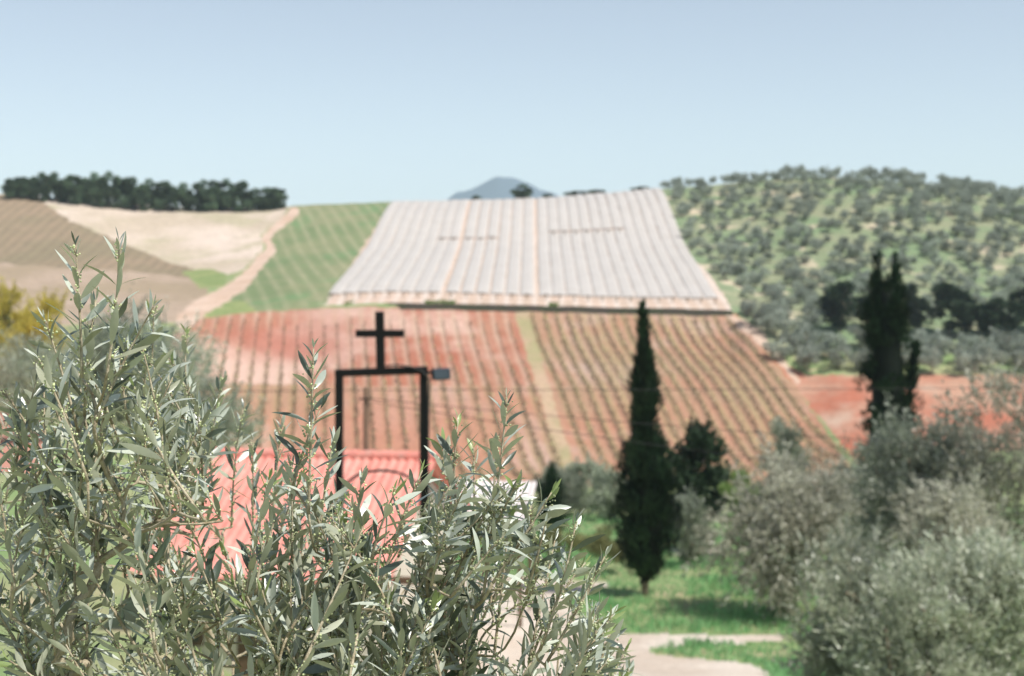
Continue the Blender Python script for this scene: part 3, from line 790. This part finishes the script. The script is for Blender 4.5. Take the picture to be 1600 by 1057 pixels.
# house with the red tiled roof
hang = math.radians(-8)
rid = Vector(((682 - CU) / F * 31, 31.0, 0)); zr = -(716 - CV) / F * 31
ex = Vector((math.cos(hang), math.sin(hang), 0)); ey = Vector((-math.sin(hang), math.cos(hang), 0))
Lh, half, drop = 5.2, 4.6, 1.75
g0 = gz(-4, 28) - .3
hs = thing('house', 'low house with a salmon red tiled roof behind the iron frame', 'house', (rid.x, rid.y, g0), hang)
hz0 = zr - g0
mb = MB(); ez = hz0 - drop
zw = ez - .02
for (x0, x1, y0, y1) in ((-Lh + .35, -.35, -half + .45, -half + .7), (-Lh + .35, -.35, half - .7, half - .45)):
    mb.box(((x0 + x1) / 2, (y0 + y1) / 2, zw / 2), (x1 - x0, y1 - y0, zw))
for xg in (-Lh + .48, -.48):
    y0, y1 = -half + .7, half - .7
    V = [(xg - .125, y0, 0), (xg - .125, y1, 0), (xg - .125, y1, zw + .05), (xg - .125, 0, hz0 - .18), (xg - .125, y0, zw + .05)]
    V2 = [(x + .25, y, z) for x, y, z in V]
    mb.add(V + V2, [(4, 3, 2, 1, 0), (5, 6, 7, 8, 9)] + [(i, (i + 1) % 5, (i + 1) % 5 + 5, i + 5) for i in range(5)])
mb.build('wall', M_WALL, hs)
# tiled slopes: a wavy sheet with courses, real thickness
def slope(sgn):
    nx, ny = 6 * 31 + 1, 16 * 3 + 1
    xs = np.linspace(-Lh, 0, nx); st = np.linspace(0, 1, ny)
    V = []
    for layer in (0, 1):
        for s in st:
            k = s * 16; fr_ = k - math.floor(k)
            for x in xs:
                wv = .024 * math.sin(x * 2 * PI / .2)
                z = hz0 - s * drop + wv + (.03 * (fr_ if s < 1 else 1)) - layer * .07
                V.append((x, sgn * s * half, z))
    I = np.arange(nx * ny).reshape(ny, nx); o = nx * ny
    q = []
    for a in range(ny - 1):
        for b in range(nx - 1):
            f = (I[a, b], I[a, b + 1], I[a + 1, b + 1], I[a + 1, b])
            f = tuple(int(i) for i in f)
            q.append(f if sgn > 0 else f[::-1]); g = tuple(i + o for i in f); q.append(g[::-1] if sgn > 0 else g)
    for a in range(ny - 1):
        for b in (0, nx - 1):
            q.append(tuple(int(i) for i in (I[a, b], I[a + 1, b], I[a + 1, b] + o, I[a, b] + o)))
    for b in range(nx - 1):
        q.append(tuple(int(i) for i in (I[-1, b], I[-1, b + 1], I[-1, b + 1] + o, I[-1, b] + o)))
    return V, q
mb = MB()
for sg in (-1, 1): mb.add(*slope(sg))
rf = mb.build('roof', M_TILE, hs)
mb = MB()
k = -Lh
while k < -.05:
    pts = [(k, 0, hz0 + .01), (min(k + .42, .03), 0, hz0 + .03)]
    mb.tube(pts, [.11, .135], 10); k += .38
mb.build('ridge_tile', M_TILE, rf)
mb = MB(); mb.box((-2.6, -half + .44, 1.0), (.95, .06, 2.0), None, .01); dr = mb.build('door', M_WOOD, hs)
mb = MB(); mb.tube([(-2.25, -half + .40, 1.0), (-2.25, -half + .34, 1.0), (-2.35, -half + .34, 1.0)], .012, 6); mb.build('handle', M_IRON, dr)
for xw in (-4.2, -1.2):
    mb = MB(); mb.box((xw, -half + .43, 1.45), (.9, .05, .95), None, .01); wn = mb.build('window', M_WOOD, hs)
    mb = MB()
    for sx in (-.2, .2): mb.box((xw + sx, -half + .40, 1.45), (.34, .02, .78))
    mb.build('pane', M_GLASS, wn)
# porch posts beside the house, pale shed roof behind
mb = MB(); mb.box((.75, -3.2, 1.05), (.16, .16, 2.1), None, .01); mb.build('porch_post', M_WOOD, hs)
mb = MB(); mb.box((.0, -3.2, 2.14), (1.7, .12, .14), None, .01); mb.build('porch_beam', M_WOOD, hs)
# shed with a pale roof
sx, sy = (735 - CU) / F * 36, 36.0
sg = gz(sx, sy)
zt = -(752 - CV) / F * 37.2
sh = thing('carport', 'open carport with a whitish sheet roof on posts right of the red roof', 'carport', (sx, sy, sg), -.12)
mb = MB(); hh = zt - sg
nx = 61; V = []; xs = np.linspace(-1.55, 1.55, nx)
for layer in (0, 1):
    for y, z in ((-1.3, hh - .62), (1.3, hh)):
        for i, x in enumerate(xs): V.append((x, y, z + .02 * math.sin(x * 2 * PI / .18) - layer * .02))
q = []
for i in range(nx - 1):
    q.append((i, i + 1, nx + i + 1, nx + i)); o = 2 * nx; q.append((o + nx + i, o + nx + i + 1, o + i + 1, o + i))
    q.append((i + 1, i, o + i, o + i + 1)); q.append((nx + i, nx + i + 1, o + nx + i + 1, o + nx + i))
mb.add(V, q); mb.build('roof', M_PALE, sh)
for px_, py_ in ((-1.4, -1.15), (1.4, -1.15), (-1.4, 1.15), (1.4, 1.15)):
    hp = hh - .31 + py_ * .2385 - .05
    mb = MB(); mb.box((px_, py_, hp / 2), (.10, .10, hp), None, .008); mb.build('post', M_WOOD, sh)
for px_ in (-1.4, 1.4):
    mb = MB(); mb.tube([(px_, -1.28, hh - .31 - 1.28 * .2385 - .07), (px_, 1.28, hh - .31 + 1.28 * .2385 - .07)], .04, 6); mb.build('rafter', M_WOOD, sh)

# utility pole and cables
pu = at(572, 33); pt = -(606 - CV) / F * 33
po = thing('utility_pole', 'brown wooden pole seen through the iron frame', 'pole', pu)
mb = MB(); mb.tube([(0, 0, -.3), (0, 0, pt - pu[2])], [.09, .065], 10); mb.build('mast', M_WOOD, po, True)
mb = MB(); mb.tube([(-.16, -.09, pt - pu[2] - .25), (.16, -.09, pt - pu[2] - .25)], .02, 6); mb.build('crossarm', M_IRON, po)
def cable(P0, P1, sag, label, rad=.008):
    mb = MB(); P0, P1 = Vector(P0), Vector(P1); pts = []
    for k in range(41):
        s = k / 40; p = P0.lerp(P1, s); p.z -= sag * 4 * s * (1 - s); pts.append(p)
    mb.tube(pts, rad, 6); mb.build('cable', M_CABLE, None, True, label=label, category='cable', group='overhead cables')
def pw(u, v, y): return ((u - CU) / F * y, y, -(v - CV) / F * y)
cable((pu[0], 33, pt - .05), pw(2100, 600, 36), .05, 'topmost overhead cable crossing the vineyard from the wooden pole')
cable((pu[0] + .1, 32.9, pt - .25), pw(1900, 720, 30), .12, 'middle overhead cable sloping down to the right past the cypress')
cable((pu[0] + .16, 32.9, pt - .32), pw(1900, 790, 29), .2, 'lowest overhead cable sloping down to the right past the cypress')
cable(pw(-500, 560, 36), (pu[0], 33, pt - .05), .3, 'overhead cable running from the wooden pole to the left')

# ------------------------------------------------------------------ the olive tree in front
t_ = NT('olive_leaf')
tint = t_.n('Attribute', {'attribute_name': 'tint'}).outputs['Fac']; back = t_.n('NewGeometry').outputs['Backfacing']
fn = t_.noise(60, 4)
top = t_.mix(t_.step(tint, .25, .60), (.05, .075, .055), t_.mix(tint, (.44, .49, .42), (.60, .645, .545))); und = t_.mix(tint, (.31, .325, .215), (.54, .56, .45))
cc = t_.mix(back, top, und)
cc = t_.mix(t_.step(tint, .90, .96), cc, (.26, .34, .12))
k_ = t_.math('MULTIPLY_ADD', fn, .4, .8)
cc = t_.mix(1.0, cc, t_.n('CombineColor', None, Red=k_, Green=k_, Blue=k_).outputs[0], 'MULTIPLY')
b_ = t_.bsdf(cc, .35, 1.0, t_.bump(t_.noise(220, 3), .0006, .35))
tr_ = t_.n('BsdfTranslucent', None, Color=t_.mix(t_.step(tint, .90, .96), (.42, .43, .25), (.58, .66, .25))).outputs[0]
M_LEAF = t_.done(t_.n('MixShader', None, i0=.16, i1=b_, i2=tr_).outputs[0])
M_BUD = leafmat('olive_bud', (.52, .56, .33), (.52, .56, .33), None, .6, .3, .2, .25)
M_STEM = barkmat('olive_stem', (.30, .28, .17), (.42, .40, .28), 90)
M_FBARK = barkmat('olive_branch_bark', (.30, .24, .15), (.56, .50, .37), 60)

def leaves_mesh(Pp, D, Nn, L, W, bend, fold):
    n = len(Pp); D = unit(D); Nn = unit(Nn - D * (Nn * D).sum(-1, keepdims=True)); Sd = np.cross(D, Nn)
    st = np.array([0, .07, .22, .42, .63, .83, .95, 1.0]); wd = np.array([.10, .14, .62, .96, 1.0, .66, .26, .03])
    V = np.zeros((n, len(st), 3, 3))
    for i, (s, w) in enumerate(zip(st, wd)):
        cpos = Pp + D * (L * s)[:, None] * 1.0 - Nn * (bend * L * s * s)[:, None]
        for j, c in enumerate((-1, 0, 1)):
            V[:, i, j] = cpos + Sd * (W * .5 * w * c)[:, None] + Nn * (fold * W * .5 * w * abs(c))[:, None]
    I = np.arange(len(st) * 3).reshape(len(st), 3)
    q = np.stack([I[:-1, :-1], I[:-1, 1:], I[1:, 1:], I[1:, :-1]], -1).reshape(-1, 4)
    Fq = (q[None] + (np.arange(n) * len(st) * 3)[:, None, None]).reshape(-1, 4)
    return V.reshape(-1, 3), Fq, len(q)

_ico = None
def ico():
    global _ico
    if _ico is None:
        p = (1 + 5 ** .5) / 2
        v = unit(np.array([(-1, p, 0), (1, p, 0), (-1, -p, 0), (1, -p, 0), (0, -1, p), (0, 1, p), (0, -1, -p), (0, 1, -p), (p, 0, -1), (p, 0, 1), (-p, 0, -1), (-p, 0, 1)], float))
        f = np.array([(0, 11, 5), (0, 5, 1), (0, 1, 7), (0, 7, 10), (0, 10, 11), (1, 5, 9), (5, 11, 4), (11, 10, 2), (10, 7, 6), (7, 1, 8), (3, 9, 4), (3, 4, 2), (3, 2, 6), (3, 6, 8), (3, 8, 9), (4, 9, 5), (2, 4, 11), (6, 2, 10), (8, 6, 7), (9, 8, 1)])
        _ico = (v, f)
    return _ico

def w(u, v, y): return np.array([(u - CU) / F * y, y, -(v - CV) / F * y])
# shoots: (tip u, tip v, depth, length m, lean x, lean y)
SH = [(118, 384, 1.66, .155, -.05, 0), (186, 378, 1.62, .17, .10, 0), (490, 545, 1.72, .20, .03, 0), (500, 640, 1.74, .10, .35, 0), (716, 655, 1.86, .20, -.04, 0), (792, 622, 1.74, .25, .12, 0),
      (775, 690, 1.95, .16, .1, .1), (900, 815, 1.70, .16, .28, 0), (945, 870, 1.72, .15, .55, 0), (862, 770, 1.72, .13, .65, 0), (660, 735, 1.70, .16, .35, 0), (565, 745, 1.74, .14, .0, 0), (622, 760, 1.66, .15, .3, 0),
      (958, 960, 1.70, .16, .9, 0), (930, 1000, 1.66, .15, .8, .1), (395, 690, 2.25, .22, 0, 0), (440, 660, 2.3, .2, .1, 0), (290, 520, 2.35, .2, -.05, 0), (240, 480, 2.3, .2, .05, 0), (340, 640, 2.2, .2, .2, 0), (300, 600, 2.1, .2, .2, 0), (380, 640, 2.4, .2, .1, 0), (350, 590, 2.5, .2, .1, 0),
      (20, 660, 1.7, .16, -.3, 0), (2, 610, 1.72, .1, -.6, 0), (70, 500, 1.7, .14, -.3, 0), (240, 480, 1.64, .15, .5, 0), (150, 470, 1.72, .14, .1, 0), (210, 520, 1.66, .14, .3, 0), (60, 560, 1.6, .15, -.4, 0), (270, 590, 1.7, .16, .4, 0),
      (330, 640, 1.8, .16, .5, 0), (690, 690, 2.0, .16, -.2, .1), (740, 700, 2.05, .16, 0, .1), (830, 790, 1.95, .15, .4, .1), (520, 690, 1.78, .14, .15, 0), (455, 720, 1.85, .17, 0, 0), (420, 750, 1.7, .15, .2, 0)]
env_u = [-60, 0, 40, 80, 130, 200, 250, 300, 350, 400, 440, 480, 520, 560, 600, 650, 700, 740, 790, 830, 880, 930, 965, 985]
env_v = [670, 660, 620, 555, 500, 500, 540, 590, 650, 730, 770, 720, 740, 800, 825, 810, 745, 740, 730, 790, 850, 890, 950, 1000]
gaps = [(365, 790, 62, 85, .93), (598, 790, 64, 70, .93), (230, 1010, 95, 34, .85), (640, 810, 30, 40, .6), (560, 760, 40, 40, .5), (745, 930, 40, 60, .6), (790, 1030, 60, 50, .6), (865, 980, 60, 70, .7), (640, 860, 30, 40, .6)]
tries = 0
while len(SH) < 385 and tries < 6000:
    tries += 1
    u = random.uniform(-60, 985); ev = np.interp(u, env_u, env_v); v = random.uniform(ev, 1150)
    if u > 860 and v > 1060 - (u - 860) * .2 and v > ev + 120: continue
    bad = False
    for (gu_, gv_, ga, gb, pr) in gaps:
        if ((u - gu_) / ga) ** 2 + ((v + 50 - gv_) / gb) ** 2 < 1 and random.random() < pr: bad = True
    if bad: continue
    y = random.choice([random.uniform(1.62, 1.9), random.uniform(1.7, 2.35)])
    if 230 < u < 470 and v < 800: y = random.uniform(1.8, 2.6)
    lean = (u - 420) / 900 + random.gauss(0, .38)
    SH.append((u, v, y, random.uniform(.09, .19), lean, random.gauss(-.05, .35)))

tree_root = np.array([-.62, 2.05, gz(-.62, 2.05)])
base_t = []; shoots = []
for (u, v, y, L, lxn, lyn) in SH:
    tip = w(u, v, y); d = np.array([lxn, lyn, 1.0]); d /= np.linalg.norm(d)
    cur = np.array([random.gauss(0, .25), random.gauss(0, .2), -.25]) * .5
    bs = tip - d * L
    pts = []
    for k in range(9):
        s = k / 8; pts.append(bs + d * L * s + (cur * L) * (s * s - s) * .9)
    shoots.append(np.array(pts)); base_t.append(bs)
fork = np.array([-.52, 1.98, -1.05])
# skeleton with a fork below the frame
targets = [fork] + [np.array(p) for p in [(-.75, 1.75, -.72), (-.40, 1.75, -.72), (-.12, 1.85, -.74), (-.35, 2.2, -.70), (-.9, 2.0, -.6)]] + base_t
N_, pa, ra = skeleton(tree_root, targets, np.random.default_rng(5), .16, .12, .0016, .52, 3)
# limbs: every subtree that leaves the trunk/fork region
kids = {}
for i, p in enumerate(pa): kids.setdefault(p, []).append(i)
limb = np.full(len(N_), -1); limbs = []
def size(i):
    n = 1; st = [i]
    while st:
        q = st.pop()
        for c in kids.get(q, []): n += 1; st.append(c)
    return n
szs = [0] * len(N_)
for i in range(len(N_) - 1, -1, -1):
    szs[i] += 1
    if pa[i] >= 0: szs[pa[i]] += szs[i]
for i in range(1, len(N_)):
    p = pa[i]
    if limb[p] >= 0: limb[i] = limb[p]
    elif szs[i] <= 75: limb[i] = len(limbs); limbs.append(i)
ft = thing('olive_tree', 'sharp silvery olive tree full of flower buds filling the lower left foreground', 'olive tree', tuple(tree_root))
off = tree_root
# map each shoot to the node where it starts
A = N_
def chains(nodeset, startset):
    """polylines covering the edges whose child is in nodeset"""
    out = []
    done = set()
    order = [i for i in range(1, len(N_)) if i in nodeset]
    for i in order:
        if i in done: continue
        ch = [pa[i], i]; done.add(i)
        while True:
            c = [k for k in kids.get(ch[-1], []) if k in nodeset and k not in done]
            if not c: break
            b = max(c, key=lambda q: ra[q]); ch.append(b); done.add(b)
        out.append(ch)
    return out
trunkset = set(i for i in range(1, len(N_)) if limb[i] < 0)
mb = MB()
for ch in chains(trunkset, None):
    rr = [min(ra[q], ra[ch[1]]) for q in ch]
    mb.tube([A[q] - off for q in ch], [max(r, .004) for r in rr], 10)
trunk_mb = mb
owner = {}
for si, bs in enumerate(base_t):
    j = int(np.argmin(np.linalg.norm(A - bs, axis=1))); owner.setdefault(limb[j], []).append(si)
r = np.random.default_rng(77)
for li in range(-1, len(limbs)):
    ns = set(np.nonzero(limb == li)[0].tolist())
    mbw = MB() if li >= 0 else trunk_mb
    for ch in (chains(ns, None) if li >= 0 else []):
        rr = [max(.0016, min(ra[q], ra[ch[1]])) for q in ch]
        mbw.tube([A[q] - off for q in ch], rr, 7)
    mst = MB(); LP, LD, LN, LL, LW, LT = [], [], [], [], [], []
    BP = []; BR = []
    for si in owner.get(li, []):
        pts = shoots[si]; L = np.linalg.norm(np.diff(pts, axis=0), axis=1).sum()
        mst.tube([p - off for p in pts], list(np.linspace(.0021, .0009, len(pts))), 6)
        nn = max(4, int(L / .0138)); ph = r.uniform(0, PI)
        young = r.random() < .35
        for k in range(nn + 1):
            s = (k + .3) / (nn + .3); s = min(s, 1.0)
            f = s * (len(pts) - 1); i0 = min(int(f), len(pts) - 2); p = pts[i0] + (pts[i0 + 1] - pts[i0]) * (f - i0)
            T = pts[i0 + 1] - pts[i0]; T /= np.linalg.norm(T)
            ref = np.array([0, 1.0, 0]) if abs(T[1]) < .8 else np.array([1.0, 0, 0])
            e1 = np.cross(T, ref); e1 /= np.linalg.norm(e1); e2 = np.cross(T, e1)
            tipf = max(0, (s - .72) / .28)
            for side in (0, 1):
                if r.random() < .10 and tipf < .5: continue
                az = ph + k * PI / 2 + side * PI + r.normal() * .25
                R_2 = math.cos(az) * e1 + math.sin(az) * e2
                ang = (r.uniform(.48, 1.02)) * (1 - .62 * tipf)
                d = math.cos(ang) * T + math.sin(ang) * R_2 + np.array([0, 0, -.06])
                nrm = math.sin(ang) * T - math.cos(ang) * R_2
                roll = r.normal() * .55 + (PI if r.random() < .10 else 0); sd = np.cross(d, nrm)
                nrm = nrm * math.cos(roll) + sd * math.sin(roll)
                ln = r.uniform(.032, .053) * (1 - .62 * tipf ** 1.3) * (.75 + .25 * min(1, s * 4))
                LP.append(p); LD.append(d); LN.append(nrm); LL.append(ln); LW.append(ln * r.uniform(.155, .225))
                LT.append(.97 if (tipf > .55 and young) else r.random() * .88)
                if r.random() < .6 and tipf < .85:
                    # a little raceme of buds in the axil
                    dd = unit((d + T * .9 + r.normal(size=3) * .3)[None])[0]; lb = r.uniform(.006, .016)
                    mst.tube([p - off, p + dd * lb - off], [.0006, .0005], 4)
                    for q in range(r.integers(4, 9)):
                        BP.append(p + dd * lb * r.uniform(.3, 1.1) + r.normal(size=3) * .0028); BR.append(r.uniform(.0010, .0018))
    if LP: mbw.add(mst.V, mst.F)
    o = mbw.build('branch' if li >= 0 else 'trunk', M_FBARK, ft, True)
    if LP:
        n = len(LP)
        V, Fq, per = leaves_mesh(np.array(LP), np.array(LD), np.array(LN), np.array(LL), np.array(LW), r.normal(.10, .20, n), r.uniform(.05, .45, n))
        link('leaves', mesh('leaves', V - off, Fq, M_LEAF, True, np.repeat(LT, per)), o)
    if BP:
        iv, if_ = ico(); BPa = np.array(BP) - off
        V = (BPa[:, None, :] + iv[None] * np.array(BR)[:, None, None]).reshape(-1, 3)
        Fq = (if_[None] + (np.arange(len(BP)) * 12)[:, None, None]).reshape(-1, 3)
        link('flower_buds', mesh('flower_buds', V, Fq, M_BUD, True, np.repeat(r.random(len(BP)), 20)), o, kind='stuff')

# ------------------------------------------------------------------ air, sky, sun, camera
USE_HAZE = True
if USE_HAZE:
    mb = MB(); mb.box((0, 3000, 110), (40000, 9000, 430))
    t_ = NT('haze_air')
    vol = t_.n('VolumePrincipled', None, Density=.00017, Anisotropy=.0)
    vol.inputs['Color'].default_value = (.70, .84, 1.0, 1)
    t_.t.links.new(vol.outputs[0], t_.out.inputs['Volume'])
    mb.build('haze', t_.m, None, False, kind='stuff')

az, el = math.radians(122), math.radians(58)
sd = Vector((math.sin(az) * math.cos(el), math.cos(az) * math.cos(el), math.sin(el)))
sun = bpy.data.lights.new('sun', 'SUN'); sun.energy = 4.9; sun.angle = math.radians(.5); sun.color = (1, .95, .88)
so = bpy.data.objects.new('sun', sun); col.objects.link(so); so.rotation_euler = sd.to_track_quat('Z', 'Y').to_euler()
wd = bpy.data.worlds.new('World'); scene.world = wd; wd.use_nodes = True
nt = wd.node_tree; bg = nt.nodes['Background']
sk = nt.nodes.new('ShaderNodeTexSky'); sk.sky_type = 'NISHITA'; sk.sun_disc = False
sk.sun_elevation = el; sk.sun_rotation = az; sk.altitude = 800; sk.air_density = 1.0; sk.dust_density = 0.0; sk.ozone_density = 1.0
hs_ = nt.nodes.new('ShaderNodeHueSaturation'); hs_.inputs['Saturation'].default_value = .62
nt.links.new(sk.outputs[0], hs_.inputs['Color']); nt.links.new(hs_.outputs[0], bg.inputs['Color'])
bg.inputs['Strength'].default_value = .117

cam = bpy.data.cameras.new('camera'); cam.sensor_width = 36; cam.lens = 36 * F / 1600
cam.shift_y = -(528.5 - CV) / 1600; cam.clip_start = .05; cam.clip_end = 60000
cam.dof.use_dof = True; cam.dof.focus_distance = 1.70; cam.dof.aperture_fstop = 8.0
co = bpy.data.objects.new('camera', cam); col.objects.link(co); co.rotation_euler = (PI / 2, 0, 0)
scene.camera = co
scene.view_settings.view_transform = 'Standard'; scene.view_settings.look = 'None'
scene.view_settings.exposure = 0.2
scene.cycles.volume_bounces = 3
scene.cycles.max_bounces = 6
scene.cycles.transparent_max_bounces = 8
